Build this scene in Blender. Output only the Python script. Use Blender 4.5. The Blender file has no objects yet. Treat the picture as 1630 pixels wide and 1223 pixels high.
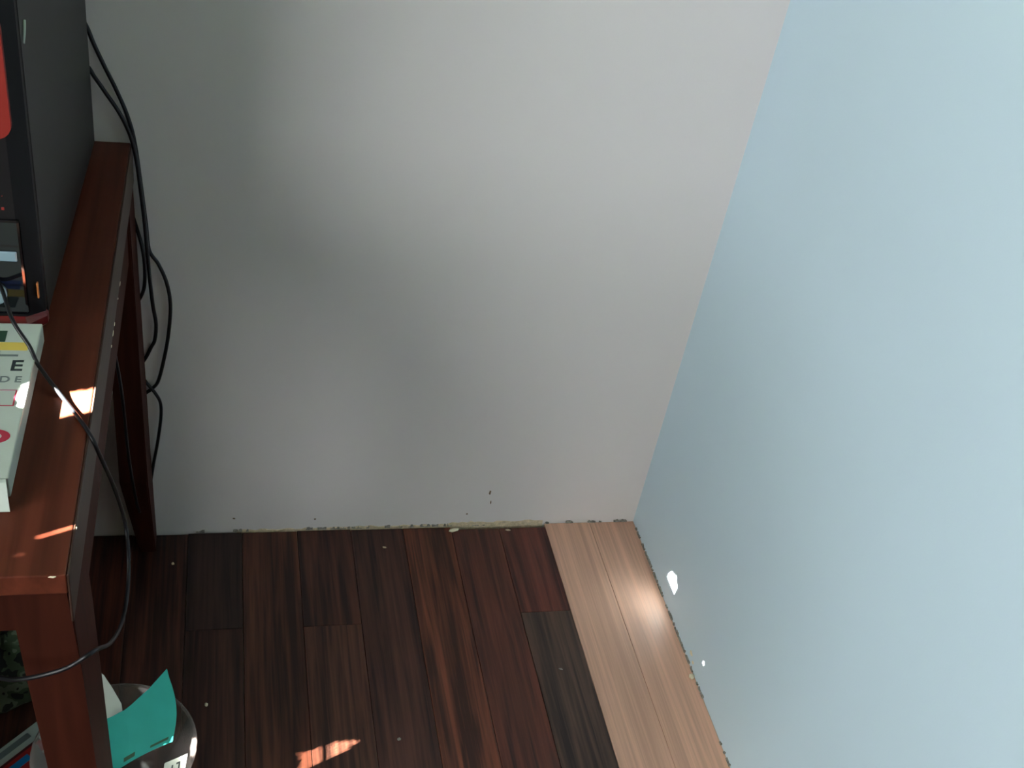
import bpy, bmesh, math, random
import numpy as np
from mathutils import Vector, Matrix

random.seed(7)
scene = bpy.context.scene
COL = scene.collection

# ------------------------------------------------------------------ camera
cam_data = bpy.data.cameras.new('camera')
cam = bpy.data.objects.new('camera', cam_data)
COL.objects.link(cam)
cam_data.sensor_fit = 'HORIZONTAL'
cam_data.sensor_width = 36.0
cam_data.lens = 36.0 * 1800.0 / 1630.0
cam_data.clip_start = 0.02
RC = ((0.96870321, -0.19370509, 0.15521739),
      (0.00566415, -0.60790441, -0.79399002),
      (0.24815724, 0.77001985, -0.58778177))          # rows: right, down, forward
M3 = Matrix(((RC[0][0], -RC[1][0], -RC[2][0]),
             (RC[0][1], -RC[1][1], -RC[2][1]),
             (RC[0][2], -RC[1][2], -RC[2][2])))
cam.matrix_world = Matrix.Translation((-0.76602674, -1.46772111, 1.44879183)) @ M3.to_4x4()
scene.camera = cam

# ------------------------------------------------------------------ world, sun, window light, exposure
world = bpy.data.worlds.new('world')
scene.world = world
world.use_nodes = True
bg = world.node_tree.nodes['Background']
bg.inputs[0].default_value = (0.55, 0.75, 1.0, 1)
bg.inputs[1].default_value = 0.6

SUN = Vector((0.885, 0.3538, -0.6924)).normalized()   # direction the sunlight travels
sun_data = bpy.data.lights.new('sun', 'SUN')
sun_data.energy = 330.0
sun_data.angle = math.radians(0.09)
sun_data.color = (1.0, 0.93, 0.84)
sun = bpy.data.objects.new('sun', sun_data)
COL.objects.link(sun)
sun.rotation_euler = (-SUN).to_track_quat('Z', 'Y').to_euler()
sun.location = (-6, -3, 5)

XL = -2.15                                            # inner face of the left wall
WY0, WY1, WZ0, WZ1 = -3.15, -0.96, 0.72, 1.88         # window opening in the left wall
win_data = bpy.data.lights.new('window_daylight', 'AREA')
win_data.shape = 'RECTANGLE'
win_data.size = WZ1 - WZ0 - 0.06
win_data.size_y = WY1 - WY0 - 0.06
win_data.energy = 34.5
win_data.color = (1.0, 0.985, 0.97)
win = bpy.data.objects.new('window_daylight', win_data)
COL.objects.link(win)
win.location = (XL - 0.005, (WY0 + WY1) / 2, (WZ0 + WZ1) / 2)
win.rotation_euler = (0, -math.pi / 2, 0)

vs = scene.view_settings
vs.view_transform = 'Standard'
vs.look = 'None'
vs.gamma = 1.0
vs.use_curve_mapping = False
vs.exposure = 0.95

# ------------------------------------------------------------------ materials
def srgb(r, g, b):
    def f(c):
        c /= 255.0
        return c / 12.92 if c <= 0.04045 else ((c + 0.055) / 1.055) ** 2.4
    return (f(r), f(g), f(b), 1.0)

def mat(name, color, rough=0.5, spec=0.5, metal=0.0, noise=0.0, nscale=(40, 40, 40), bump=0.0,
        bscale=200.0, coat=0.0, sheen=0.0):
    m = bpy.data.materials.new(name)
    m.use_nodes = True
    nt = m.node_tree
    N, L = nt.nodes, nt.links
    b = N['Principled BSDF']
    b.inputs['Base Color'].default_value = color
    b.inputs['Roughness'].default_value = rough
    b.inputs['Specular IOR Level'].default_value = spec
    b.inputs['Metallic'].default_value = metal
    b.inputs['Coat Weight'].default_value = coat
    b.inputs['Coat Roughness'].default_value = 0.08
    b.inputs['Sheen Weight'].default_value = sheen
    tc = N.new('ShaderNodeTexCoord')
    mp = N.new('ShaderNodeMapping')
    mp.inputs['Scale'].default_value = nscale
    L.new(tc.outputs['Object'], mp.inputs['Vector'])
    nz = N.new('ShaderNodeTexNoise')
    nz.inputs['Scale'].default_value = 1.0
    nz.inputs['Detail'].default_value = 5.0
    L.new(mp.outputs['Vector'], nz.inputs['Vector'])
    if noise > 0:
        mr = N.new('ShaderNodeMapRange')
        mr.inputs['From Min'].default_value = 0.3
        mr.inputs['From Max'].default_value = 0.7
        mr.inputs['To Min'].default_value = 1 - noise
        mr.inputs['To Max'].default_value = 1 + noise
        L.new(nz.outputs['Fac'], mr.inputs['Value'])
        mx = N.new('ShaderNodeVectorMath')
        mx.operation = 'SCALE'
        mx.inputs[0].default_value = color[:3]
        L.new(mr.outputs['Result'], mx.inputs['Scale'])
        L.new(mx.outputs['Vector'], b.inputs['Base Color'])
    if bump > 0:
        n2 = N.new('ShaderNodeTexNoise')
        n2.inputs['Scale'].default_value = bscale
        n2.inputs['Detail'].default_value = 3.0
        L.new(tc.outputs['Object'], n2.inputs['Vector'])
        bp = N.new('ShaderNodeBump')
        bp.inputs['Strength'].default_value = bump
        bp.inputs['Distance'].default_value = 0.002
        L.new(n2.outputs['Fac'], bp.inputs['Height'])
        L.new(bp.outputs['Normal'], b.inputs['Normal'])
    return m

def board_material(name, streak_lo, streak_hi, sx, sy, rough):
    """Strand-woven board: the object's own colour times long streaks."""
    m = bpy.data.materials.new(name)
    m.use_nodes = True
    nt = m.node_tree
    N, L = nt.nodes, nt.links
    b = N['Principled BSDF']
    b.inputs['Roughness'].default_value = rough
    b.inputs['Specular IOR Level'].default_value = 0.4
    oi = N.new('ShaderNodeObjectInfo')
    tc = N.new('ShaderNodeTexCoord')
    off = N.new('ShaderNodeVectorMath')
    off.operation = 'SCALE'
    off.inputs[0].default_value = (37.0, 91.0, 13.0)
    L.new(oi.outputs['Random'], off.inputs['Scale'])
    facs = []
    for k, (ax, ay, det) in enumerate(((sx, sy, 3.0), (sx * 3.2, sy * 2.2, 4.0))):
        mp = N.new('ShaderNodeMapping')
        mp.inputs['Scale'].default_value = (ax, ay, 1.0)
        L.new(tc.outputs['Object'], mp.inputs['Vector'])
        ad = N.new('ShaderNodeVectorMath')
        L.new(mp.outputs['Vector'], ad.inputs[0])
        L.new(off.outputs['Vector'], ad.inputs[1])
        nz = N.new('ShaderNodeTexNoise')
        nz.inputs['Scale'].default_value = 1.0
        nz.inputs['Detail'].default_value = det
        nz.inputs['Distortion'].default_value = 0.6
        L.new(ad.outputs['Vector'], nz.inputs['Vector'])
        facs.append(nz.outputs['Fac'])
    mixf = N.new('ShaderNodeMath')
    mixf.operation = 'MULTIPLY_ADD'
    mixf.inputs[1].default_value = 0.45
    sc = N.new('ShaderNodeMath')
    sc.operation = 'MULTIPLY'
    sc.inputs[1].default_value = 0.55
    L.new(facs[0], sc.inputs[0])
    L.new(facs[1], mixf.inputs[0])
    L.new(sc.outputs[0], mixf.inputs[2])
    mr = N.new('ShaderNodeMapRange')
    mr.inputs['From Min'].default_value = 0.39
    mr.inputs['From Max'].default_value = 0.61
    mr.inputs['To Min'].default_value = streak_lo
    mr.inputs['To Max'].default_value = streak_hi
    L.new(mixf.outputs[0], mr.inputs['Value'])
    mul = N.new('ShaderNodeVectorMath')
    mul.operation = 'SCALE'
    L.new(oi.outputs['Color'], mul.inputs[0])
    L.new(mr.outputs['Result'], mul.inputs['Scale'])
    L.new(mul.outputs['Vector'], b.inputs['Base Color'])
    bp = N.new('ShaderNodeBump')
    bp.inputs['Strength'].default_value = 0.12
    bp.inputs['Distance'].default_value = 0.001
    L.new(mixf.outputs[0], bp.inputs['Height'])
    L.new(bp.outputs['Normal'], b.inputs['Normal'])
    return m

def clear_material(name, tint, gloss, rough, milky=0.0):
    m = bpy.data.materials.new(name)
    m.use_nodes = True
    nt = m.node_tree
    N, L = nt.nodes, nt.links
    N.remove(N['Principled BSDF'])
    out = N['Material Output']
    tr = N.new('ShaderNodeBsdfTransparent')
    tr.inputs[0].default_value = tint
    gl = N.new('ShaderNodeBsdfGlossy')
    gl.inputs['Roughness'].default_value = rough
    lw = N.new('ShaderNodeLayerWeight')
    lw.inputs['Blend'].default_value = gloss
    mx = N.new('ShaderNodeMixShader')
    L.new(lw.outputs['Fresnel'], mx.inputs[0])
    L.new(tr.outputs[0], mx.inputs[1])
    L.new(gl.outputs[0], mx.inputs[2])
    if milky > 0:
        df = N.new('ShaderNodeBsdfDiffuse')
        df.inputs[0].default_value = (0.62, 0.55, 0.53, 1)
        m2 = N.new('ShaderNodeMixShader')
        m2.inputs[0].default_value = milky
        L.new(mx.outputs[0], m2.inputs[1])
        L.new(df.outputs[0], m2.inputs[2])
        L.new(m2.outputs[0], out.inputs['Surface'])
    else:
        L.new(mx.outputs[0], out.inputs['Surface'])
    return m

M = {}
M['wall'] = mat('white_wall_paint', (0.78, 0.745, 0.745, 1), 0.55, 0.3, noise=0.015, nscale=(3, 3, 3), bump=0.05, bscale=350)
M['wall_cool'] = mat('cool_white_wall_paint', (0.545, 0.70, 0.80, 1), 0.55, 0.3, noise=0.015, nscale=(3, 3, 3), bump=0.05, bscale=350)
M['panel_wall'] = mat('brown_wall_lining', (0.11, 0.09, 0.08, 1), 0.6, 0.3, noise=0.1, nscale=(30, 30, 2))
M['ceiling'] = mat('ceiling_lining', (0.11, 0.11, 0.10, 1), 0.7, 0.2, noise=0.04, nscale=(5, 5, 5))
M['subfloor'] = mat('subfloor', (0.34, 0.29, 0.2, 1), 0.9, 0.1, noise=0.3, nscale=(120, 120, 120))
M['plaster'] = mat('raw_plaster', srgb(214, 198, 168), 0.9, 0.1, noise=0.2, nscale=(150, 150, 150), bump=0.4, bscale=500)
M['grime'] = mat('grey_grime', srgb(140, 138, 130), 0.9, 0.1, noise=0.4, nscale=(200, 200, 200))
M['chip'] = mat('pale_chip', srgb(226, 218, 190), 0.8, 0.2)
M['board_dark'] = board_material('dark_strand_board', 0.30, 1.65, 46.0, 2.2, 0.42)
M['board_pale'] = board_material('pale_strand_board', 0.84, 1.14, 70.0, 1.6, 0.5)
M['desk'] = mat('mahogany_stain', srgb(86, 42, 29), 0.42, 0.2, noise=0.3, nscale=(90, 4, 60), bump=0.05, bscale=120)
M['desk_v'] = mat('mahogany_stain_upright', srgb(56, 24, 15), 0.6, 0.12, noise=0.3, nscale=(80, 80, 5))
M['edge'] = mat('worn_edge_lipping', srgb(60, 42, 34), 0.45, 0.3, noise=0.2, nscale=(60, 5, 60))
M['case'] = mat('charcoal_steel', srgb(28, 29, 29), 0.42, 0.3, noise=0.04, nscale=(300, 300, 300))
M['case_dark'] = mat('black_plastic', srgb(14, 14, 16), 0.55, 0.2)
M['gloss'] = mat('gloss_black', srgb(9, 11, 16), 0.06, 0.6, coat=0.6)
M['red'] = mat('red_plastic', srgb(126, 28, 19), 0.4, 0.5)
M['red_dark'] = mat('dark_red_plastic', srgb(98, 14, 18), 0.35, 0.5)
M['silver'] = mat('silver_blue', srgb(150, 178, 196), 0.25, 0.6, metal=0.6)
M['amber'] = mat('amber_glint', srgb(210, 130, 70), 0.3, 0.5)
M['cord'] = mat('black_rubber', srgb(16, 18, 22), 0.38, 0.35)
M['carton'] = mat('white_card', srgb(184, 196, 190), 0.32, 0.5, noise=0.03, nscale=(40, 40, 40))
M['ink'] = mat('dark_ink', srgb(46, 56, 58), 0.5, 0.3)
M['ink_grey'] = mat('grey_ink', srgb(110, 122, 122), 0.5, 0.3)
M['ink_yellow'] = mat('yellow_ink', srgb(214, 190, 92), 0.5, 0.3)
M['ink_red'] = mat('red_ink', srgb(170, 52, 72), 0.5, 0.3)
M['ink_pink'] = mat('pink_ink', srgb(172, 120, 140), 0.5, 0.3)
M['ink_blue'] = mat('blue_ink', srgb(58, 96, 176), 0.5, 0.3)
M['ink_green'] = mat('green_ink', srgb(44, 74, 56), 0.5, 0.3)
M['teal'] = mat('teal_paper', srgb(38, 138, 130), 0.55, 0.3, noise=0.06, nscale=(20, 20, 20))
M['paper'] = mat('white_paper', srgb(172, 184, 177), 0.7, 0.2)
M['mag_red'] = mat('packet_red', srgb(176, 44, 44), 0.3, 0.4, noise=0.1, nscale=(30, 30, 30))
M['mag_blue'] = mat('packet_blue', srgb(30, 124, 190), 0.3, 0.4)
M['maroon'] = mat('maroon_card', srgb(84, 28, 34), 0.4, 0.4)
M['tub'] = clear_material('clear_plastic', (0.90, 0.88, 0.87, 1), 0.3, 0.12, 0.13)
M['glass'] = clear_material('window_glass', (0.98, 0.99, 0.99, 1), 0.1, 0.0)
M['frame'] = mat('window_frame_paint', srgb(225, 225, 220), 0.45, 0.4)
M['leaf'] = mat('leaf_green', srgb(52, 86, 34), 0.5, 0.4, noise=0.2, nscale=(6, 6, 6))
M['bark'] = mat('bark', srgb(80, 64, 50), 0.9, 0.1, noise=0.3, nscale=(20, 20, 4))
M['twig'] = mat('orange_brown_cane', srgb(140, 84, 42), 0.5, 0.4)

def camo_material():
    m = bpy.data.materials.new('mottled_green_cloth')
    m.use_nodes = True
    N, L = m.node_tree.nodes, m.node_tree.links
    b = N['Principled BSDF']
    b.inputs['Roughness'].default_value = 0.9
    tc = N.new('ShaderNodeTexCoord')
    nz = N.new('ShaderNodeTexNoise')
    nz.inputs['Scale'].default_value = 38.0
    nz.inputs['Detail'].default_value = 2.0
    L.new(tc.outputs['Object'], nz.inputs['Vector'])
    cr = N.new('ShaderNodeValToRGB')
    cr.color_ramp.interpolation = 'CONSTANT'
    e = cr.color_ramp.elements
    e[0].position, e[0].color = 0.0, srgb(24, 28, 22)
    e[1].position, e[1].color = 0.46, srgb(62, 74, 52)
    for p, c in ((0.56, srgb(96, 104, 84)), (0.66, srgb(34, 34, 28))):
        x = e.new(p)
        x.color = c
    L.new(nz.outputs['Fac'], cr.inputs['Fac'])
    L.new(cr.outputs['Color'], b.inputs['Base Color'])
    return m
M['camo'] = camo_material()

# ------------------------------------------------------------------ helpers
def obj(name, bm, m, parent=None, smooth=False):
    me = bpy.data.meshes.new(name)
    bmesh.ops.recalc_face_normals(bm, faces=bm.faces)
    bm.to_mesh(me)
    bm.free()
    me.materials.append(M[m] if isinstance(m, str) else m)
    if smooth:
        for p in me.polygons:
            p.use_smooth = True
    o = bpy.data.objects.new(name, me)
    COL.objects.link(o)
    if parent is not None:
        o.parent = parent
    return o

def tag(o, label=None, cat=None, group=None, kind=None):
    if label:
        o['label'] = label
    if cat:
        o['category'] = cat
    if group:
        o['group'] = group
    if kind:
        o['kind'] = kind
    return o

def thing(name, label, cat, loc=(0, 0, 0), rz=0.0, group=None):
    o = bpy.data.objects.new(name, None)
    o.empty_display_size = 0.05
    COL.objects.link(o)
    o.location = loc
    o.rotation_euler = (0, 0, rz)
    return tag(o, label, cat, group)

def local(parent, o):
    """Re-express a part modelled in world coordinates in its parent's frame (parent unrotated)."""
    o.location = Vector(o.location) - Vector(parent.location)
    return o

def box(bm, x0, x1, y0, y1, z0, z1, bevel=0.0, seg=2):
    vs_ = [bm.verts.new((x, y, z)) for x in (x0, x1) for y in (y0, y1) for z in (z0, z1)]
    q = [(0, 1, 3, 2), (4, 6, 7, 5), (0, 4, 5, 1), (2, 3, 7, 6), (0, 2, 6, 4), (1, 5, 7, 3)]
    fs = [bm.faces.new([vs_[i] for i in f]) for f in q]
    if bevel > 0:
        es = list({e for f in fs for e in f.edges})
        bmesh.ops.bevel(bm, geom=es, offset=bevel, segments=seg, affect='EDGES', profile=0.5)
    return bm

def boxbm(*a, **k):
    return box(bmesh.new(), *a, **k)

def loft(bm, rings, caps=True):
    R = [[bm.verts.new(p) for p in r] for r in rings]
    n = len(R[0])
    for a, b in zip(R[:-1], R[1:]):
        for i in range(n):
            bm.faces.new((a[i], a[(i + 1) % n], b[(i + 1) % n], b[i]))
    if caps:
        bm.faces.new(R[0][::-1])
        bm.faces.new(R[-1])
    return bm

def prism(bm, pts, z0, z1):
    return loft(bm, [[(x, y, z0) for x, y in pts], [(x, y, z1) for x, y in pts]])

def catmull(pts, n=8):
    P = [Vector(p) for p in pts]
    P = [P[0] * 2 - P[1]] + P + [P[-1] * 2 - P[-2]]
    out = []
    for i in range(1, len(P) - 2):
        a, b, c, d = P[i - 1:i + 3]
        for k in range(n):
            t = k / n
            out.append(0.5 * ((2 * b) + (c - a) * t + (2 * a - 5 * b + 4 * c - d) * t * t + (3 * b - a - 3 * c + d) * t ** 3))
    out.append(P[-2])
    return out

def tube(bm, pts, r, sides=10, n=8, taper=None):
    P = catmull(pts, n)
    up = Vector((0.3, 0.9, 0.2)).normalized()
    rings = []
    for i, p in enumerate(P):
        t = (P[min(i + 1, len(P) - 1)] - P[max(i - 1, 0)]).normalized()
        u = (up - t * up.dot(t)).normalized()
        up = u
        v = t.cross(u)
        rr = r if taper is None else r * (taper[0] + (taper[1] - taper[0]) * i / (len(P) - 1))
        rings.append([p + (u * math.cos(a) + v * math.sin(a)) * rr for a in [2 * math.pi * k / sides for k in range(sides)]])
    return loft(bm, rings)

def sheet(bm, grid, thick):
    """A curved sheet from a grid of points, given real thickness."""
    rows, cols = len(grid), len(grid[0])
    G = [[Vector(p) for p in r] for r in grid]
    def nrm(i, j):
        a = G[min(i + 1, rows - 1)][j] - G[max(i - 1, 0)][j]
        b = G[i][min(j + 1, cols - 1)] - G[i][max(j - 1, 0)]
        return a.cross(b).normalized()
    top = [[bm.verts.new(G[i][j] + nrm(i, j) * thick / 2) for j in range(cols)] for i in range(rows)]
    bot = [[bm.verts.new(G[i][j] - nrm(i, j) * thick / 2) for j in range(cols)] for i in range(rows)]
    for i in range(rows - 1):
        for j in range(cols - 1):
            bm.faces.new((top[i][j], top[i + 1][j], top[i + 1][j + 1], top[i][j + 1]))
            bm.faces.new((bot[i][j], bot[i][j + 1], bot[i + 1][j + 1], bot[i + 1][j]))
    for i in range(rows - 1):
        for j in (0, cols - 1):
            bm.faces.new((top[i][j], bot[i][j], bot[i + 1][j], top[i + 1][j]))
    for j in range(cols - 1):
        for i in (0, rows - 1):
            bm.faces.new((top[i][j], top[i][j + 1], bot[i][j + 1], bot[i][j]))
    return bm

def text_mesh(txt, size, thick):
    cu = bpy.data.curves.new('text', 'FONT')
    cu.body = txt
    cu.size = size
    cu.extrude = thick
    cu.offset = size * 0.02
    to = bpy.data.objects.new('text', cu)
    COL.objects.link(to)
    bpy.context.view_layer.update()
    me = bpy.data.meshes.new_from_object(to.evaluated_get(bpy.context.evaluated_depsgraph_get()))
    bpy.data.objects.remove(to)
    bpy.data.curves.remove(cu)
    return me

# ------------------------------------------------------------------ the room
YR, ZC, TH = -3.6, 2.45, 0.12
tag(obj('floor', boxbm(XL - TH, TH, YR - TH, TH, -0.16, -0.013), 'subfloor'),
    'dark brown strand board floor with two pale boards by the right wall', None, kind='structure')
floor = bpy.data.objects['floor']
tag(obj('wall_back', boxbm(XL - TH, TH, 0.0, TH, -0.013, ZC), 'wall'), 'plain white painted wall behind the desk', kind='structure')
wall_back = bpy.data.objects['wall_back']
YD = -1.16
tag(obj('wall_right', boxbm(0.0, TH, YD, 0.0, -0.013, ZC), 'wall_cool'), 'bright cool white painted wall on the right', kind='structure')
wall_right = bpy.data.objects['wall_right']
tag(obj('wall_rear', boxbm(XL - TH, TH, YR - TH, YR, -0.013, ZC), 'panel_wall'), kind='structure')
d1 = thing('door_1', 'added dark brown panelled door in the right wall, cutting bounced light', None, (0.05, YD - 0.45, 0))  # unseen, added dark so less light bounces onto the back wall
tag(d1, kind='structure')
obj('door_leaf', boxbm(-0.02, 0.02, -0.445, 0.445, 0.004, 2.04, bevel=0.002), 'panel_wall', d1)
for z0_, z1_ in ((0.15, 0.9), (1.1, 1.9)):
    obj('door_panel', boxbm(-0.028, -0.019, -0.33, 0.33, z0_, z1_, bevel=0.004), 'panel_wall', d1)
bm = bmesh.new()
box(bm, 0.0, TH, YR, YD - 0.9, -0.013, ZC)
box(bm, 0.0, TH, YD - 0.9, YD, 2.05, ZC)
tag(obj('wall_passage', bm, 'panel_wall'), kind='structure')
bm = bmesh.new()
box(bm, XL - TH, XL, YR, WY0, -0.013, ZC)
box(bm, XL - TH, XL, WY1, 0.0, -0.013, ZC)
box(bm, XL - TH, XL, WY0, WY1, -0.013, WZ0)
box(bm, XL - TH, XL, WY0, WY1, WZ1, ZC)
tag(obj('wall_left', bm, 'panel_wall'), kind='structure')
tag(obj('ceiling', boxbm(XL - TH, TH, YR - TH, TH, ZC, ZC + 0.1), 'ceiling'), kind='structure')

# window in the left wall
w = thing('window_1', 'white framed window in the left wall', None, (XL - 0.06, (WY0 + WY1) / 2, WZ0))
tag(w, kind='structure')
hw, hh = (WY1 - WY0) / 2, WZ1 - WZ0
for a in ((-hw, hw, 0, 0.03), (-hw, hw, hh - 0.03, hh), (-hw, -hw + 0.03, 0.03, hh - 0.03), (hw - 0.03, hw, 0.03, hh - 0.03)):
    obj('window_frame', boxbm(-0.025, 0.025, a[0], a[1], a[2], a[3], bevel=0.003), 'frame', w)
obj('window_pane', boxbm(-0.002, 0.002, -hw + 0.03, hw - 0.03, 0.03, hh - 0.03), 'glass', w)

# floor boards (each one an object)
XB = [0.0, -0.089, -0.178, -0.268, -0.358, -0.447, -0.541, -0.636, -0.731, -0.822]
while XB[-1] > XL:
    XB.append(XB[-1] - 0.0915)
XB[-1] = XL
JOINT = {3: [], 2: [-0.2155], 6: [-0.224], 8: [-0.2212], 4: [-1.31], 5: [-0.93], 7: [-0.71]}
dark = [srgb(82, 48, 34), srgb(90, 54, 38), srgb(78, 50, 38), srgb(74, 44, 32), srgb(84, 56, 42)]
FIX = {(2, 0): srgb(98, 54, 42), (2, 1): srgb(82, 68, 56), (3, 0): srgb(94, 54, 40), (4, 0): srgb(116, 70, 48), (5, 0): srgb(78, 52, 42),
       (6, 0): srgb(80, 50, 38), (6, 1): srgb(88, 60, 46), (7, 0): srgb(88, 56, 40), (8, 0): srgb(56, 42, 36), (8, 1): srgb(74, 50, 40)}
rb = random.Random(11)
def dim(f, r_, g_, b_, a_):
    return (r_ * f * 1.12, g_ * f * 0.88, b_ * f * 0.88, 1.0)
for k in range(len(XB) - 1):
    x1, x0 = XB[k], XB[k + 1]
    ends = [-0.0012 if k < 2 else rb.choice((-0.0035, -0.005, -0.007))]
    if k in (2, 3):
        ends = [-0.0105]
    js = JOINT.get(k)
    if js is None:
        js = [] if k < 2 else [rb.uniform(-1.2, -0.5)]
    ends += js
    while ends[-1] > YR:
        nxt = ends[-1] - rb.uniform(1.2, 1.85)
        ends.append(nxt if nxt > YR + 0.25 else YR)
    for s in range(len(ends) - 1):
        cxm, cym = (x0 + x1) / 2, (ends[s] + ends[s + 1]) / 2
        g = 0.00035
        gy = 0.0004
        dz = rb.uniform(-0.0003, 0.0003)
        b = boxbm(x0 - cxm + g, x1 - cxm - g, ends[s + 1] - cym + gy, ends[s] - cym - (gy if s else 0), -0.0125, 0.0, bevel=0.0005, seg=1)
        o = obj('floor_board', b, 'board_pale' if k < 2 else 'board_dark', floor)
        o.location = (cxm, cym, dz - 0.0004)
        if k < 2:
            o.color = dim(0.92, *(srgb(214, 188, 162), srgb(209, 184, 159))[(k + s) % 2])
        else:
            o.color = dim(0.62, *FIX.get((k, s), rb.choice(dark)))

# ragged plaster line at the foot of the back wall, grime along the right wall
def ragged(bm, pts, depth, axis):
    """Strip of jagged plaster standing against a wall: pts = (along, height)."""
    for (a, h0), (b, h1) in zip(pts[:-1], pts[1:]):
        if max(h0, h1) < 0.0006:
            continue
        h0, h1 = max(h0, 0.0004), max(h1, 0.0004)
        if axis == 'x':
            f = lambda u, d, z: (u, -d, z)
        else:
            f = lambda u, d, z: (-d, u, z)
        z0 = -0.012 if axis == 'x' and depth > 0.0031 else 0.0003
        loft(bm, [[f(a, 0.0, z0), f(a, depth, z0), f(a, depth * 0.6, h0), f(a, 0.0, h0)],
                  [f(b, 0.0, z0), f(b, depth, z0), f(b, depth * 0.6, h1), f(b, 0.0, h1)]])
    return bm
rp = random.Random(5)
pts = []
x = -0.74
while x < -0.181:
    base = 0.0075 if x > -0.362 else (0.0035 if x > -0.56 else 0.002)
    pts.append((x, max(0.0, base + rp.uniform(-0.002, 0.002))))
    x += rp.uniform(0.004, 0.012)
tag(obj('trim_1', ragged(bmesh.new(), pts, 0.0033, 'x'), 'plaster'), 'ragged cream plaster line at the foot of the back wall', kind='structure')
bm = bmesh.new()
x = -0.83
while x < -0.01:
    ln = rp.uniform(0.004, 0.02)
    hi = 0.0055 if x < -0.36 or x > -0.18 else 0.003
    if rp.random() < 0.6:
        n = max(2, int(ln / 0.003))
        ragged(bm, [(x + ln * i / n, rp.uniform(0.001, hi)) for i in range(n + 1)], 0.003, 'x')
    x += ln + rp.uniform(0.0, 0.012)
tag(obj('trim_2', bm, 'grime'), 'broken line of grey grime at the foot of the back wall', kind='structure')
bm = bmesh.new()
y = -0.008
while y > -0.75:
    ln = rp.uniform(0.004, 0.022)
    if rp.random() < 0.72:
        n = max(2, int(ln / 0.003))
        ragged(bm, [(y - ln * i / n, rp.uniform(0.0006, 0.005)) for i in range(n + 1)], 0.003, 'y')
    y -= ln + rp.uniform(0.0, 0.008)
tag(obj('trim_3', bm, 'grime'), 'broken line of grey grime at the foot of the right wall', kind='structure')

# small nicks in the wall paint, pale flecks on the right wall
def blob(name, m, parent, loc, size, axis, seed):
    r = random.Random(seed)
    n = 9
    ring = [(math.cos(2 * math.pi * i / n) * r.uniform(0.7, 1.1), math.sin(2 * math.pi * i / n) * r.uniform(0.7, 1.1)) for i in range(n)]
    def pt(u, v, d):
        return (u * size[0], -d, v * size[1]) if axis == 'y' else ((-d, u * size[0], v * size[1]) if axis == 'x' else (u * size[0], v * size[1], d))
    bm = bmesh.new()
    loft(bm, [[pt(u, v, 0.0) for u, v in ring], [pt(u * 0.7, v * 0.7, size[2]) for u, v in ring]])
    o = obj(name, bm, m, parent)
    o.location = loc
    return o
M['nick'] = mat('brown_nick', srgb(120, 100, 78), 0.9, 0.1)
blob('paint_nick', 'nick', wall_back, (-0.2943, 0.0, 0.080), (0.0022, 0.006, 0.0006), 'y', 1)
blob('paint_nick', 'nick', wall_back, (-0.2895, 0.0, 0.056), (0.0012, 0.005, 0.0005), 'y', 2)
blob('paint_nick', 'nick', wall_back, (-0.33, 0.0, 0.028), (0.002, 0.002, 0.0005), 'y', 3)
blob('paint_nick', 'nick', wall_back, (-0.745, 0.0, 0.03), (0.0028, 0.002, 0.0005), 'y', 4)
blob('paint_nick', 'nick', wall_back, (-0.605, 0.0, 0.024), (0.0026, 0.002, 0.0005), 'y', 8)
blob('pale_fleck', 'chip', wall_right, (0.0, -0.338, 0.019), (0.006, 0.004, 0.0012), 'x', 5)  # pale flecks standing slightly off the right wall
blob('pale_fleck', 'chip', wall_right, (0.0, -0.352, 0.012), (0.004, 0.003, 0.001), 'x', 6)

# ------------------------------------------------------------------ desk
DX0, DX1, DY0, DY1, DH = -2.09, -0.885, -0.79, -0.004, 0.735
desk = thing('desk', 'red-brown mahogany stained wooden desk with tapered legs against the white wall', 'desk', ((DX0 + DX1) / 2, (DY0 + DY1) / 2, 0))
def dpart(name, bm, m, par=desk, **k):
    for v in bm.verts:
        v.co -= Vector(desk.location)
    return obj(name, bm, m, par, **k)
dpart('desk_top', boxbm(DX0, DX1 - 0.0022, DY0, DY1, 0.713, DH, bevel=0.0012), 'desk')
strip = dpart('edge_strip', boxbm(DX1 - 0.002, DX1, DY0 + 0.0005, DY1, 0.678, DH - 0.0004, bevel=0.0006, seg=1), 'edge')
strip['label'] = 'grey-brown worn edge strip'
for i, (cy_, cz, l, h) in enumerate(((-0.268, 0.6795, 0.012, 0.003), (-0.30, 0.6795, 0.005, 0.002), (-0.352, 0.6792, 0.008, 0.002),
                                    (-0.372, 0.680, 0.014, 0.0025), (-0.395, 0.6792, 0.006, 0.002), (-0.735, 0.7335, 0.004, 0.0016))):
    b = blob('edge_chip', 'chip', strip, (0, 0, 0), (l / 2, h / 2, 0.0006), 'x', 20 + i)
    for v in b.data.vertices:
        v.co.x = -v.co.x
    b.location = Vector((DX1, cy_, cz)) - Vector(desk.location)
b = blob('edge_chip', 'chip', desk, (0, 0, 0), (0.004, 0.0012, 0.0005), 'y', 31)
b.location = Vector((-0.8975, DY0, DH - 0.0016)) - Vector(desk.location)
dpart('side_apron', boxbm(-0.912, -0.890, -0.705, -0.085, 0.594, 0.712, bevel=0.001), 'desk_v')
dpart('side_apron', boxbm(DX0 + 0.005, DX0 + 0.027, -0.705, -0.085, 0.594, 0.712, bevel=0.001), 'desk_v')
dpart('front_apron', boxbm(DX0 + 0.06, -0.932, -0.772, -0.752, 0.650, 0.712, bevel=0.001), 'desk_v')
dpart('back_apron', boxbm(DX0 + 0.06, -0.925, -0.045, -0.025, 0.594, 0.712, bevel=0.001), 'desk_v')
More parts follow.
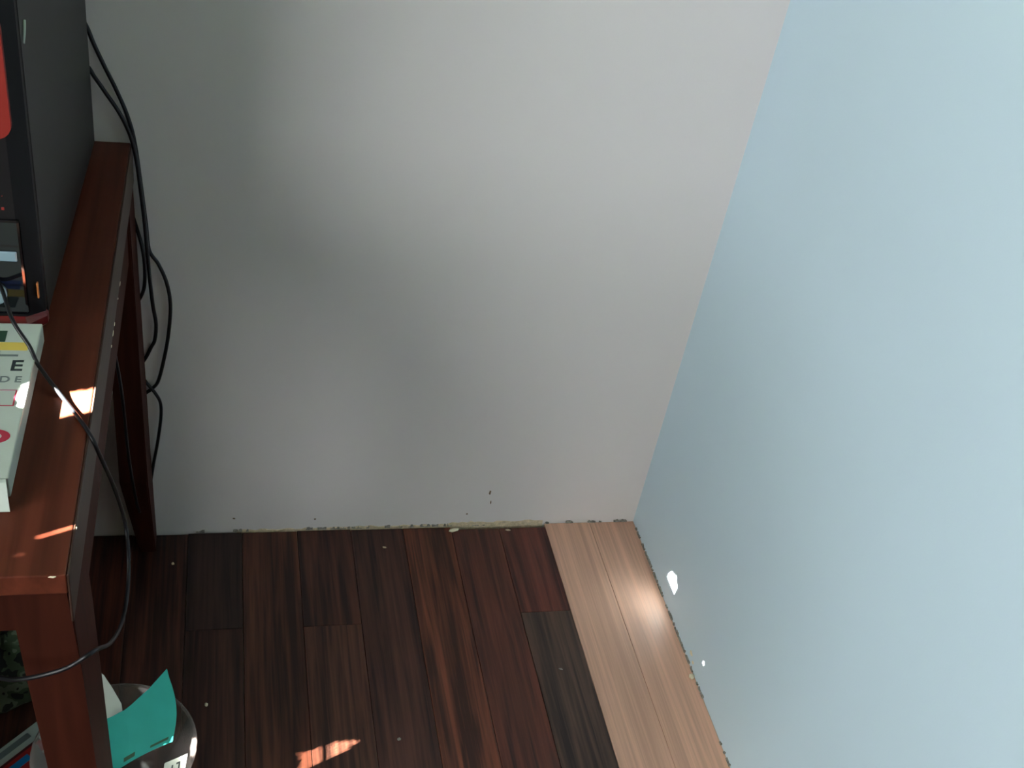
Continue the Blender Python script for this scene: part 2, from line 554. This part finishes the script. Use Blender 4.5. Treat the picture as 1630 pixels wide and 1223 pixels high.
def leg(levels):
    bm = bmesh.new()
    loft(bm, [[(x0, y0, z), (x1, y0, z), (x1, y1, z), (x0, y1, z)] for z, x0, x1, y0, y1 in levels])
    bmesh.ops.bevel(bm, geom=[e for e in bm.edges if abs((e.verts[0].co - e.verts[1].co).z) > 0.05], offset=0.002, segments=2, affect='EDGES')
    return bm
front_lv = [(0.0, -0.905, -0.872, -0.765, -0.712), (0.30, -0.917, -0.8775, -0.775, -0.694), (0.60, -0.9295, -0.8835, -0.784, -0.692), (0.712, -0.934, -0.887, -0.786, -0.692)]
back_lv = [(0.0, -0.9, -0.874, -0.045, -0.006), (0.19, -0.921, -0.8785, -0.082, -0.006), (0.35, -0.9215, -0.881, -0.085, -0.006), (0.712, -0.9225, -0.887, -0.085, -0.006)]
mir = lambda lv: [(z, DX0 + DX1 - x1, DX0 + DX1 - x0, y0, y1) for z, x0, x1, y0, y1 in lv]
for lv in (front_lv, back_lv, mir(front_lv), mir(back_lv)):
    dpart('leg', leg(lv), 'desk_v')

ped = thing('light_block_pedestal', 'added wooden drawer pedestal blocking light under the middle of the desk', 'drawers', (-1.32, -0.49, 0.0006))  # unseen, added to keep window light off the lower back wall
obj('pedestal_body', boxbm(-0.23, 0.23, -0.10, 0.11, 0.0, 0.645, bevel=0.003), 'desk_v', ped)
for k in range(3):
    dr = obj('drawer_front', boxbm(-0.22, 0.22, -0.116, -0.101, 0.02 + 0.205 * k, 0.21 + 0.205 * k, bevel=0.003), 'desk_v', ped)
    bm = bmesh.new()
    tube(bm, [(-0.05, -0.115, 0.115 + 0.205 * k), (-0.045, -0.138, 0.115 + 0.205 * k), (0.045, -0.138, 0.115 + 0.205 * k), (0.05, -0.115, 0.115 + 0.205 * k)], 0.005, 8, 4)
    obj('handle', bm, 'silver', dr, smooth=True)

# ------------------------------------------------------------------ computer tower on the desk
tw = thing('computer_tower', 'dark grey computer tower with glossy black front and red trim standing on the desk', 'computer', (-0.929, -0.03, DH + 0.0002), math.radians(-1.54))
TWW, TWD, TWH = 0.19, 0.405, 0.52
obj('chassis', boxbm(-TWW, -0.0025, -TWD, 0.0, 0.010, TWH, bevel=0.002), 'case', tw)
sp = obj('side_panel', boxbm(-0.0023, 0.0, -TWD + 0.003, -0.004, 0.013, TWH - 0.004, bevel=0.0009, seg=2), 'case', tw)
obj('panel_glint', tube(bmesh.new(), [(0.0006, -0.396, 0.296), (0.0009, -0.3915, 0.301), (0.0009, -0.3865, 0.3065), (0.0006, -0.382, 0.312)], 0.0013, 8, 4), 'paper', sp)  # highlight streak on the panel, modelled as a pale tube
bz = bmesh.new()
def bez_ring(z, inset, bulge):
    x1, x0 = -0.0005 - inset, -TWW + 0.0005 + inset
    p = []
    for i in range(13):
        t = i / 12
        xx = x1 + (x0 - x1) * t
        e = min(t, 1 - t) / 0.1
        c = 1 - (1 - min(e, 1)) ** 2
        p.append((xx, -TWD - 0.008 - bulge * c, z))
    p += [(x0, -TWD + 0.0005, z), (x1, -TWD + 0.0005, z)]
    return p
loft(bz, [bez_ring(z, i, b) for z, i, b in ((0.022, 0.0, 0.012), (0.05, 0.0, 0.014), (0.2, 0.0, 0.016), (0.4, 0.0, 0.016), (TWH, 0.002, 0.010))])
bezel = obj('front_bezel', bz, 'case_dark', tw, smooth=False)
bl = bmesh.new()
loft(bl, [bez_ring(0.003, 0.004, 0.010), bez_ring(0.007, -0.001, 0.017), bez_ring(0.016, -0.001, 0.018), bez_ring(0.0215, 0.003, 0.012)])
obj('base_lip', bl, 'red_dark', tw)['label'] = 'dark red curved lip along the bottom of the front'
def ring_frame(x0, x1, z0, z1, wdt, yb, dep, rad):
    def rr(x0, x1, z0, z1, r):
        p = []
        for cx_, cz_, a0 in ((x1 - r, z1 - r, 0), (x0 + r, z1 - r, 90), (x0 + r, z0 + r, 180), (x1 - r, z0 + r, 270)):
            for k in range(6):
                a = math.radians(a0 + 18 * k)
                p.append((cx_ + r * math.cos(a), cz_ + r * math.sin(a)))
        return p
    o_, i_ = rr(x0, x1, z0, z1, rad), rr(x0 + wdt, x1 - wdt, z0 + wdt, z1 - wdt, max(rad - wdt, 0.002))
    bm = bmesh.new()
    A = [bm.verts.new((x, yb, z)) for x, z in o_]
    B = [bm.verts.new((x, yb - dep, z)) for x, z in o_]
    C_ = [bm.verts.new((x, yb - dep, z)) for x, z in i_]
    D = [bm.verts.new((x, yb, z)) for x, z in i_]
    n = len(A)
    for i in range(n):
        j = (i + 1) % n
        for P, Q in ((A, B), (B, C_), (C_, D), (D, A)):
            bm.faces.new((P[i], P[j], Q[j], Q[i]))
    return bm
YF = -TWD - 0.0215
obj('red_frame', ring_frame(-TWW + 0.012, -0.010, 0.219, 0.335, 0.011, YF, 0.006, 0.014), 'red', tw)
pn = obj('gloss_panel', boxbm(-TWW + 0.012, -0.0125, YF - 0.0035, YF, 0.028, 0.135, bevel=0.003), 'gloss', tw)
obj('reflection_strip', boxbm(-TWW + 0.03, -0.018, YF - 0.005, YF - 0.0034, 0.090, 0.101, bevel=0.0012), 'silver', pn)  # reflection in the gloss front, built as a silver strip
obj('reflection_ring', ring_frame(-0.062, -0.031, 0.040, 0.066, 0.007, YF - 0.003, 0.003, 0.012), 'silver', pn)  # second reflection in the gloss front, built as a pale ring
obj('orange_glint', boxbm(-0.0055, -0.0038, YF + 0.0048, YF + 0.0085, 0.042, 0.060, bevel=0.0006), 'amber', tw)  # orange glint at the bezel corner, put in as amber colour
for zz in (0.146, 0.160):
    obj('status_lamp', boxbm(-0.028, -0.0245, YF - 0.0018, YF + 0.001, zz - 0.002, zz + 0.002, bevel=0.0008), 'red', tw)
for fx in (-TWW + 0.02, -0.02):
    for fy in (-TWD + 0.03, -0.03):
        bm = bmesh.new()
        loft(bm, [[(fx + r * math.cos(a), fy + r * math.sin(a), z) for a in [k * math.pi / 6 for k in range(12)]] for z, r in ((0.0, 0.009), (0.004, 0.011), (0.0102, 0.011))])
        obj('foot', bm, 'case_dark', tw)

# ------------------------------------------------------------------ white carton with print on the desk
BZ = 0.757
ct = thing('product_box', 'flat white printed cardboard box with open end flap lying on the desk', 'box', (-1.045, -0.585, DH + 0.0003))
def cpart(name, bm, m, par=ct, **k):
    for v in bm.verts:
        v.co -= Vector(ct.location)
    return obj(name, bm, m, par, **k)
body = cpart('carton_body', boxbm(-1.15, -0.941, -0.697, -0.466, DH + 0.0004, BZ, bevel=0.0012), 'carton')
g = []
for i in range(7):
    t = i / 6
    row = []
    for j in range(5):
        s = j / 4
        row.append((-1.15 + 0.207 * s + 0.004 * t * s, -0.6972 - 0.019 * t, BZ - 0.0006 - 0.020 * t * t + 0.004 * math.sin(math.pi * t) * (0.5 + 0.5 * s)))
    g.append(row)
cpart('end_flap', sheet(bmesh.new(), g, 0.0007), 'carton')
def printed(x0, x1, y0, y1, m, name='printed_mark'):
    return cpart(name, boxbm(x0, x1, y0, y1, BZ - 0.0001, BZ + 0.00025), m)
printed(-1.12, -0.9495, -0.5125, -0.4995, 'ink_yellow', 'printed_band')
printed(-1.12, -0.9735, -0.530, -0.5135, 'ink_blue', 'printed_patch')
printed(-1.14, -0.9715, -0.4985, -0.480, 'ink_green', 'printed_patch')
printed(-1.10, -0.9565, -0.5225, -0.5195, 'ink_grey', 'printed_line')
printed(-1.02, -0.9500, -0.5760, -0.5747, 'ink_pink', 'printed_line')
printed(-1.02, -0.9500, -0.5990, -0.5977, 'ink_red', 'printed_line')
printed(-0.9513, -0.9500, -0.5977, -0.5760, 'ink_red', 'printed_line')
def oval(cx_, cy_, rx, ry, inner, m):
    bm = bmesh.new()
    n = 28
    rings = []
    for rr_, z in ((inner, BZ - 0.0001), (1, BZ - 0.0001), (1, BZ + 0.00025), (inner, BZ + 0.00025)):
        rings.append([(cx_ + rx * rr_ * math.cos(2 * math.pi * i / n), cy_ + ry * rr_ * math.sin(2 * math.pi * i / n), z) for i in range(n)])
    R_ = [[bm.verts.new(p) for p in r] for r in rings]
    for a in range(4):
        A, B = R_[a], R_[(a + 1) % 4]
        for i in range(n):
            bm.faces.new((A[i], A[(i + 1) % n], B[(i + 1) % n], B[i]))
    return cpart('printed_oval', bm, m)
oval(-0.9625, -0.642, 0.0155, 0.0100, 0.55, 'ink_red')
def letters(txt, x_right, y_base, size, m):
    me = text_mesh(txt, size, 0.00012)
    xs = [v.co.x for v in me.vertices]
    mx = max(xs)
    for v in me.vertices:
        v.co.x += x_right - mx
        v.co.y += y_base
        v.co.z += BZ + 0.0001
        v.co -= Vector(ct.location)
    me.materials.clear()
    me.materials.append(M[m])
    o = bpy.data.objects.new('printed_letters', me)
    COL.objects.link(o)
    o.parent = ct
    return o
letters('E', -0.9500, -0.5450, 0.0235, 'ink')
letters('D E', -0.9485, -0.5632, 0.0130, 'ink_grey')

# ------------------------------------------------------------------ cords
def cord(label, pts, r, group='black cords behind and over the desk'):
    bm = bmesh.new()
    tube(bm, pts, r, 10, 8)
    o = obj('power_cord', bm, 'cord', None, smooth=True)
    base = min((v.co for v in o.data.vertices), key=lambda c: c.z).copy()
    for v in o.data.vertices:
        v.co -= base
    o.location = base
    return tag(o, label, 'cord', group)
yw = -0.012
A = [(-0.9344, 0.8959), (-0.9256, 0.8709), (-0.9145, 0.8422), (-0.9009, 0.8094), (-0.8886, 0.7736), (-0.8814, 0.7363), (-0.8757, 0.673), (-0.8711, 0.6144), (-0.8683, 0.5716), (-0.8561, 0.548), (-0.8456, 0.5163), (-0.8412, 0.478), (-0.845, 0.427), (-0.8525, 0.38), (-0.8619, 0.3377), (-0.8708, 0.3192)]
B = [(-0.9348, 0.8431), (-0.9266, 0.8295), (-0.914, 0.8084), (-0.8984, 0.7818), (-0.8864, 0.7515), (-0.8804, 0.7199), (-0.8762, 0.6731), (-0.8728, 0.6244), (-0.8705, 0.5737), (-0.8682, 0.521), (-0.866, 0.4774), (-0.8626, 0.4438), (-0.8652, 0.415), (-0.8711, 0.3974), (-0.8763, 0.3797)]
C_ = [(-0.882, 0.629), (-0.8815, 0.5988), (-0.8759, 0.5786), (-0.8735, 0.5474), (-0.8763, 0.5154), (-0.8832, 0.4879), (-0.889, 0.4768)]
D_ = [(-0.880, 0.329), (-0.8672, 0.313), (-0.8602, 0.2943), (-0.8601, 0.2651), (-0.8661, 0.2169), (-0.8745, 0.1632), (-0.8752, 0.09), (-0.869, 0.02)]
cord('black cord bowing furthest out from the desk leg on the white wall', [(-0.95, -0.022, 0.925)] + [(x, -0.008, z) for x, z in A[:-1]] + [(-0.8715, -0.0045, 0.3192), (-0.882, -0.0031, 0.309), (-0.892, -0.0031, 0.300)], 0.0028)
cord('black cord running down the white wall between the wide loop and the desk leg', [(-0.952, -0.026, 0.858)] + [(x, -0.0145, z) for x, z in B[:10]] + [(x, -0.009, z) for x, z in B[10:-2]] + [(-0.8715, -0.0045, 0.3974), (-0.8785, -0.0031, 0.3797), (-0.888, -0.0031, 0.362)], 0.0028)
cord('short black cord loop tight against the upper back desk leg', [(-0.893, -0.0031, 0.640), (-0.8845, -0.0035, 0.605), (-0.8765, -0.0175, 0.5786), (-0.8742, -0.0205, 0.5474), (-0.8763, -0.0165, 0.5154), (-0.8825, -0.0045, 0.490), (-0.893, -0.0031, 0.470)], 0.0027)
cord('black cord hanging beside the lower half of the back desk leg', [(-0.888, -0.0031, 0.345), (-0.880, -0.0031, 0.329)] + [(x, -0.0095, z) for x, z in D_[1:5]] + [(-0.8745, -0.004, 0.1632), (-0.8815, -0.0031, 0.115), (-0.889, -0.0031, 0.07)], 0.0026)
desk_cord = [(-0.995, -0.452, 0.822), (-0.9763, -0.4648, 0.80), (-0.9614, -0.5019, 0.785), (-0.9453, -0.5212, 0.768), (-0.9374, -0.5302, 0.752), (-0.9132, -0.5629, 0.7385),
             (-0.893, -0.5989, 0.7380), (-0.8815, -0.6205, 0.7345), (-0.8772, -0.616, 0.712), (-0.8715, -0.579, 0.640), (-0.8660, -0.548, 0.560),
             (-0.8620, -0.570, 0.531), (-0.8618, -0.602, 0.508), (-0.8640, -0.650, 0.515), (-0.8665, -0.720, 0.568), (-0.8690, -0.7965, 0.649), (-0.8893, -0.806, 0.641),
             (-0.9099, -0.806, 0.632), (-0.9299, -0.806, 0.628), (-0.9442, -0.806, 0.631), (-0.975, -0.803, 0.645)]
cord('thin black cord trailing across the desk top and looping over its right edge', desk_cord, 0.0020)
cord('thin black cord stub slanting from under the desk edge to the back leg', [(-0.905, -0.22, 0.585), (-0.8995, -0.18, 0.45), (-0.8985, -0.145, 0.30), (-0.8955, -0.1, 0.17), (-0.893, -0.0835, 0.13)], 0.0022)

# ------------------------------------------------------------------ clear tub with papers on the floor
TX, TY, TZ = -0.897, -0.532, 0.14
tub = thing('plastic_tub', 'round clear plastic tub of papers on the floor behind the front desk leg', 'tub', (TX, TY, 0.0006))
bm = bmesh.new()
n = 48
prof = [(0.0, 0.002), (0.078, 0.0), (0.082, 0.004), (0.097, TZ - 0.004), (0.1015, TZ - 0.003), (0.102, TZ), (0.0955, TZ + 0.0005), (0.0805, 0.006), (0.0, 0.004)]
rings = [[(max(r, 0.0005) * math.cos(2 * math.pi * i / n), max(r, 0.0005) * math.sin(2 * math.pi * i / n), z) for i in range(n)] for r, z in prof]
loft(bm, rings)
obj('tub_wall', bm, 'tub', tub, smooth=True)
M['tub_rim'] = clear_material('clear_rim_plastic', (0.95, 0.94, 0.93, 1), 0.14, 0.15, 0.10)
bm = bmesh.new()
loft(bm, [[((0.1 + 0.0022 * math.cos(b_)) * math.cos(2 * math.pi * i / n), (0.1 + 0.0022 * math.cos(b_)) * math.sin(2 * math.pi * i / n), TZ + 0.0022 * math.sin(b_)) for b_ in [k * math.pi / 4 for k in range(8)]] for i in range(n)] +
     [[((0.1 + 0.0022 * math.cos(b_)), 0.0, TZ + 0.0022 * math.sin(b_)) for b_ in [k * math.pi / 4 for k in range(8)]]], caps=False)
obj('tub_rim', bm, 'tub_rim', tub, smooth=True)

def free_sheet(name, label, cat, grid, m, thick=0.0005, group=None):
    bm = bmesh.new()
    sheet(bm, grid, thick)
    base = min((v.co for v in bm.verts), key=lambda c: c.z).copy()
    for v in bm.verts:
        v.co -= base
    o = obj(name, bm, m, None, smooth=False)
    o.location = base
    return tag(o, label, cat, group)

def interp(x, tab):
    for (a, va), (b, vb) in zip(tab[:-1], tab[1:]):
        if x <= b:
            return va + (vb - va) * (x - a) / (b - a)
    return tab[-1][1]
top = [(-0.925, 0.160), (-0.905, 0.165), (-0.883, 0.179), (-0.868, 0.2), (-0.855, 0.2185), (-0.8315, 0.262)]
def teal_pt(s, t):
    x = -0.925 + (0.925 - 0.8315) * s
    zb = 0.066 + 0.084 * s
    z = zb + (interp(x, top) - zb) * t
    return (x + 0.008 * s * math.sin(math.pi * min(1, t * 1.05)) + 0.0055 * s * (1 - t), -0.535 + 0.028 * t + 0.006 * math.sin(math.pi * s), z)
grid = [[teal_pt(i / 12, j / 8) for j in range(9)] for i in range(13)]
tl = free_sheet('paper_sheet', 'teal green paper sheet standing up in the clear tub', 'paper', grid, 'teal')
def on_teal(s0, s1, t0, t1):
    bm = bmesh.new()
    gg = [[Vector(teal_pt(s0 + (s1 - s0) * i / 4, t0 + (t1 - t0) * j)) + Vector((0, -0.0007, 0)) for j in range(2)] for i in range(5)]
    sheet(bm, gg, 0.0003)
    for v in bm.verts:
        v.co -= Vector(tl.location)
    return obj('printed_line', bm, 'ink_green', tl)
on_teal(0.70, 0.93, 0.07, 0.11)
on_teal(0.36, 0.50, 0.08, 0.16)
grid = []
for i in range(7):
    s = i / 6
    x = -0.955 + 0.0665 * s
    zt = 0.222 if s < 0.55 else 0.222 - 0.065 * ((s - 0.55) / 0.45) ** 1.3
    grid.append([(x - 0.008 * (j / 5) * max(0, s - 0.5), -0.478 + 0.012 * (j / 5) - 0.01 * s * s, 0.085 + (zt - 0.085) * j / 5) for j in range(6)])
free_sheet('paper_sheet', 'white paper sheet standing at the back of the clear tub', 'paper', grid, 'paper')
grid = [[(-0.836 + 0.0285 * (i / 4) - 0.004 * (j / 4), -0.547 + 0.0115 * (i / 4) - 0.026 * (j / 4), 0.1215 - 0.012 * (j / 4) + 0.001 * i / 4) for j in range(5)] for i in range(5)]
lc = free_sheet('label_card', 'small white card with dark marks lying in the front of the clear tub', 'card', grid, 'paper')
for (u0, u1, v0, v1) in ((0.35, 0.42, 0.25, 0.7), (0.35, 0.6, 0.64, 0.72), (0.66, 0.73, 0.22, 0.7), (0.55, 0.72, 0.22, 0.30)):
    def cp(u, v):
        return Vector((-0.836 + 0.0285 * u - 0.004 * v, -0.547 + 0.0115 * u - 0.026 * v, 0.1215 - 0.012 * v + 0.001 * u + 0.0005)) - Vector(lc.location)
    bm = bmesh.new()
    sheet(bm, [[cp(u0, v0), cp(u0, v1)], [cp(u1, v0), cp(u1, v1)]], 0.0003)
    obj('printed_mark', bm, 'ink', lc)

# ------------------------------------------------------------------ things under the desk
mg = thing('packet', 'flat red and white packet with a blue stripe lying under the desk', 'packet', (-1.018, -0.388, 0.0008), math.radians(-135))
# local x runs away from the corner along one edge, local y along the other
obj('packet_body', boxbm(0.0, 0.095, 0.0, 0.086, 0.0, 0.0145, bevel=0.0008), 'maroon', mg)
cv = obj('cover', boxbm(0.0005, 0.0945, 0.0005, 0.0855, 0.0146, 0.0158), 'paper', mg)
obj('cover_picture', boxbm(0.018, 0.091, 0.024, 0.083, 0.0157, 0.0162), 'mag_red', cv)
obj('cover_edge', boxbm(0.018, 0.091, 0.024, 0.028, 0.0161, 0.0164), 'maroon', cv)
em = obj('cover_emblem', ring_frame(0.0, 0.0125, 0.0, 0.0125, 0.0035, 0, 0.0004, 0.0015), 'paper', cv)
em.location = (0.024, 0.0455, 0.0162)
em.rotation_euler = (-math.pi / 2, 0, 0)
obj('cover_stripe', boxbm(0.044, 0.086, 0.034, 0.0445, 0.0161, 0.0165), 'mag_blue', cv)
obj('cover_strip', boxbm(0.022, 0.084, 0.006, 0.015, 0.0157, 0.0160), 'ink_grey', cv)

def lumpy(name, label, cat, m, c, r, seed, res=22):
    rr_ = random.Random(seed)
    ph = [rr_.uniform(0, 6.28) for _ in range(8)]
    bm = bmesh.new()
    rings = []
    for i in range(1, res):
        th = math.pi * i / res
        ring = []
        for j in range(2 * res):
            a = 2 * math.pi * j / (2 * res)
            k = 1 + 0.07 * math.sin(3 * a + ph[0] + 2 * th) + 0.05 * math.sin(5 * a + ph[1] - 3 * th) + 0.04 * math.sin(7 * th + ph[2] + a) + 0.025 * math.sin(11 * a + ph[3] + 4 * th)
            z = math.cos(th)
            z = max(z, -0.55)
            ring.append((r[0] * k * math.sin(th) * math.cos(a), r[1] * k * math.sin(th) * math.sin(a), r[2] * (z + 0.55) * (1 + 0.06 * math.sin(4 * a + ph[4]))))
        rings.append(ring)
    loft(bm, rings)
    o = obj(name, bm, m, None, smooth=True)
    o.location = c
    return tag(o, label, cat)
lumpy('cloth_bag', 'crumpled dark green mottled cloth bag on the floor under the desk', 'bag', 'camo', (-1.075, -0.296, 0.0015), (0.075, 0.068, 0.052), 3)
M['greycard'] = mat('grey_board', srgb(120, 124, 116), 0.7, 0.2, noise=0.08, nscale=(30, 30, 30))
sb = thing('storage_box', 'low grey card storage box with a lid at the back under the desk', 'box', (-1.165, -0.128, 0.0008))
obj('box_body', boxbm(-0.12, 0.12, -0.07, 0.07, 0.0, 0.085, bevel=0.002), 'greycard', sb)
obj('box_lid', boxbm(-0.1225, 0.1225, -0.0725, 0.0725, 0.066, 0.09, bevel=0.002), 'greycard', sb)
cane = bmesh.new()
tube(cane, [(-1.24, -0.235, 0.1005), (-1.18, -0.225, 0.0955), (-1.12, -0.20, 0.0945), (-1.075, -0.165, 0.0945), (-1.055, -0.12, 0.0945)], 0.0026, 8, 8)
for v in cane.verts:
    v.co -= Vector((-1.12, -0.20, 0.092))
o = obj('cane_stick', cane, 'twig', None, smooth=True)
o.location = (-1.12, -0.20, 0.092)
tag(o, 'thin bent orange-brown cane resting on the grey storage box', 'stick')

# crumbs on the floor
def crumb(label, loc, size, m, seed):
    r = random.Random(seed)
    bm = bmesh.new()
    bmesh.ops.create_icosphere(bm, subdivisions=1, radius=1.0)
    for v in bm.verts:
        k = r.uniform(0.75, 1.15)
        v.co = Vector((v.co.x * size[0] * k, v.co.y * size[1] * k, max(v.co.z, -0.5) * size[2]))
    zmin = min(v.co.z for v in bm.verts)
    for v in bm.verts:
        v.co.z -= zmin
    o = obj('plaster_crumb', bm, m)
    o.location = loc
    o.rotation_euler = (0, 0, r.uniform(-0.4, 0.4))
    return tag(o, label, 'debris', 'plaster crumbs on the floor')
crumb('largest cream plaster flake on the dark boards at the back wall', (-0.3545, -0.014, 0.0), (0.0115, 0.0045, 0.003), 'chip', 1)
crumb('flat pale crumb at the wall on the streaked dark board by the pale boards', (-0.252, -0.017, 0.0), (0.006, 0.0022, 0.0015), 'plaster', 2)
crumb('small white crumb on the dark boards right of the clear tub', (-0.7868, -0.3675, 0.0), (0.0028, 0.004, 0.003), 'chip', 3)
crumb('tiny grey crumb on the dark board near the back wall', (-0.485, -0.052, 0.0), (0.0045, 0.002, 0.0016), 'plaster', 4)
crumb('white crumb at the foot of the right wall on the pale board', (-0.006, -0.372, 0.0), (0.0045, 0.006, 0.004), 'chip', 5)
crumb('pale crumb on the floor in the desk shadow near the back leg', (-0.845, -0.075, 0.0), (0.003, 0.003, 0.002), 'plaster', 6)
crumb('grey fluff crumb on the dark board right of the sunlit floor patch', (-0.506, -0.4515, 0.0), (0.0045, 0.003, 0.002), 'grime', 7)
crumb('grey crumb at the edge of the charcoal board', (-0.226, -0.34, 0.0), (0.004, 0.002, 0.0015), 'grime', 8)

# ------------------------------------------------------------------ added tree outside the window, unseen: leaves packed to shape the sun spots
def plane_axes():
    u = Vector((0, 0, 1)).cross(SUN).normalized()
    v = SUN.cross(u).normalized()
    return u, v
U, V = plane_axes()
O = Vector((XL, (WY0 + WY1) / 2, (WZ0 + WZ1) / 2)) - SUN * 1.85      # centre of the leafy screen
def to_uv(p):
    d = Vector(p) - O
    return d.dot(U), d.dot(V)
gaps3d = [
    [(-0.9185, -0.578, DH), (-0.9155, -0.560, DH), (-0.9126, -0.555, DH), (-0.885, -0.5445, DH), (-0.868, -0.541, DH), (-0.857, -0.550, DH), (-0.866, -0.572, DH), (-0.885, -0.577, DH), (-0.9126, -0.589, DH)],
    [(-0.6535, -0.4666, 0), (-0.6137, -0.4539, 0), (-0.5800, -0.4505, 0), (-0.5709, -0.4515, 0), (-0.5918, -0.4668, 0), (-0.6291, -0.4814, 0), (-0.645, -0.491, 0), (-0.657, -0.50, 0)],
    [(-0.960, -0.774, DH), (-0.930, -0.7625, DH), (-0.913, -0.7545, DH), (-0.914, -0.7575, DH), (-0.935, -0.7695, DH), (-0.960, -0.781, DH)],
    [(-0.911, -0.7485, DH), (-0.898, -0.7405, DH), (-0.880, -0.7330, DH), (-0.880, -0.739, DH), (-0.895, -0.7475, DH)],
]
gaps = [[to_uv(p) for p in g_] for g_ in gaps3d]
corners = [to_uv((x, y, z)) for x in (XL, XL - TH) for y in (WY0, WY1) for z in (WZ0, WZ1)]
us, vs2 = [c[0] for c in corners], [c[1] for c in corners]
u0, u1, v0, v1 = min(us) - 0.06, max(us) + 0.06, min(vs2) - 0.06, max(vs2) + 0.06
RES = 0.002
nu, nv = int((u1 - u0) / RES) + 1, int((v1 - v0) / RES) + 1
GU, GV = np.meshgrid(u0 + np.arange(nu) * RES, v0 + np.arange(nv) * RES, indexing='ij')
def inside(poly, X, Y):
    r = np.zeros(X.shape, bool)
    n = len(poly)
    for i in range(n):
        (xa, ya), (xb, yb) = poly[i], poly[(i + 1) % n]
        if ya == yb:
            continue
        c = ((ya > Y) != (yb > Y)) & (X < (xb - xa) * (Y - ya) / (yb - ya) + xa)
        r ^= c
    return r
hole = np.zeros(GU.shape, bool)
for g_ in gaps:
    hole |= inside(g_, GU, GV)
for ax in (0, 1):
    hole = hole | np.roll(hole, 1, ax)          # leaves keep half a cell clear of each gap
covered = hole.copy()
LEAF = [(0.0, -1.0), (0.28, -0.72), (0.42, -0.25), (0.40, 0.2), (0.22, 0.68), (0.0, 1.0), (-0.22, 0.68), (-0.40, 0.2), (-0.42, -0.25), (-0.28, -0.72)]
rl = random.Random(21)
nrng = np.random.default_rng(4)
leaf_verts, leaf_faces = [], []
depth = 0.0
for L_ in (0.075, 0.05, 0.03, 0.018, 0.010, 0.006, 0.0038):
    fails = 0
    while fails < 8:
        ii, jj = np.nonzero(~covered)
        if len(ii) == 0:
            break
        picks = nrng.integers(0, len(ii), 160)
        placed = False
        for pk in picks:
            i, j = ii[pk], jj[pk]
            if covered[i, j]:
                continue
            cu_, cv_ = u0 + i * RES, v0 + j * RES
            an = rl.uniform(0, 6.283)
            ca, sa = math.cos(an), math.sin(an)
            sh = rl.uniform(-0.4, 0.4) * L_
            poly = [(cu_ + ca * a * L_ * 1.1 - sa * (b * L_ + sh), cv_ + sa * a * L_ * 1.1 + ca * (b * L_ + sh)) for a, b in LEAF]
            w_ = int(1.6 * L_ / RES) + 2
            i0, i1, j0, j1 = max(i - w_, 0), min(i + w_, nu), max(j - w_, 0), min(j + w_, nv)
            msk = inside(poly, GU[i0:i1, j0:j1], GV[i0:i1, j0:j1])
            if (msk & hole[i0:i1, j0:j1]).any():
                continue
            covered[i0:i1, j0:j1] |= msk
            placed = True
            dl = rl.uniform(-0.12, 0.12) * min(1.0, L_ / 0.03)
            base_i = len(leaf_verts)
            for k, (a, b) in enumerate(poly):
                bend = 0.10 * L_ * abs(LEAF[k][0])
                leaf_verts.append(O + U * a + V * b + SUN * (dl + bend))
            leaf_faces.append([base_i + k for k in range(len(poly))])
        fails = 0 if placed else fails + 1
# fine twigs added across the dimmer gaps to weaken their sun spots
twig_bm = bmesh.new()
for gi, wd, pitch in ((1, 0.0034, 0.0042), (2, 0.0034, 0.0042), (3, 0.0034, 0.0042)):
    gu, gv = [p[0] for p in gaps[gi]], [p[1] for p in gaps[gi]]
    a = min(gu) - 0.004
    while a < max(gu) + 0.004:
        tw_r = wd / 2
        c0 = O + U * a + V * (min(gv) - 0.03)
        c1 = O + U * (a + 0.004) + V * (max(gv) + 0.03)
        ax1 = SUN
        loft(twig_bm, [[c + (U * math.cos(k * math.pi / 3) + ax1 * math.sin(k * math.pi / 3)) * tw_r for k in range(6)] for c in (c0, c1)])
        a += pitch
tree = thing('sun_blocking_tree', 'added leafy green tree that breaks up the sun outside the left window', 'tree', (O.x - 0.35, O.y - 0.05, -0.2))
me = bpy.data.meshes.new('blocking_foliage')
me.from_pydata([tuple(p - Vector(tree.location)) for p in leaf_verts], [], leaf_faces)
me.materials.append(M['leaf'])
fo = bpy.data.objects.new('blocking_foliage', me)
COL.objects.link(fo)
fo.parent = tree
fo['kind'] = 'stuff'
for v in twig_bm.verts:
    v.co -= Vector(tree.location)
obj('dimming_twigs', twig_bm, 'bark', tree)['kind'] = 'stuff'
bm = bmesh.new()
tube(bm, [(0, 0, -0.1), (0.02, 0.03, 0.7), (-0.03, 0.0, 1.4), (0.03, 0.05, 2.3)], 0.06, 12, 6, taper=(1.2, 0.5))
obj('trunk', bm, 'bark', tree, smooth=True)
for p in ([(0, 0.02, 1.2), (0.15, 0.2, 1.5), (0.28, 0.42, 1.9)], [(0, 0.02, 1.4), (0.14, -0.2, 1.75), (0.26, -0.4, 2.2)], [(0, 0.0, 1.7), (0.18, 0.03, 1.95), (0.3, 0.08, 2.3)]):
    bm = bmesh.new()
    tube(bm, p, 0.02, 8, 6, taper=(1.0, 0.3))
    obj('branch', bm, 'bark', tree, smooth=True)
M['lawn'] = mat('lawn', srgb(70, 92, 48), 0.9, 0.1, noise=0.3, nscale=(8, 8, 8))
tag(obj('ground', boxbm(-8, XL - TH, -8, 5, -0.4, -0.2), 'lawn'), kind='structure')
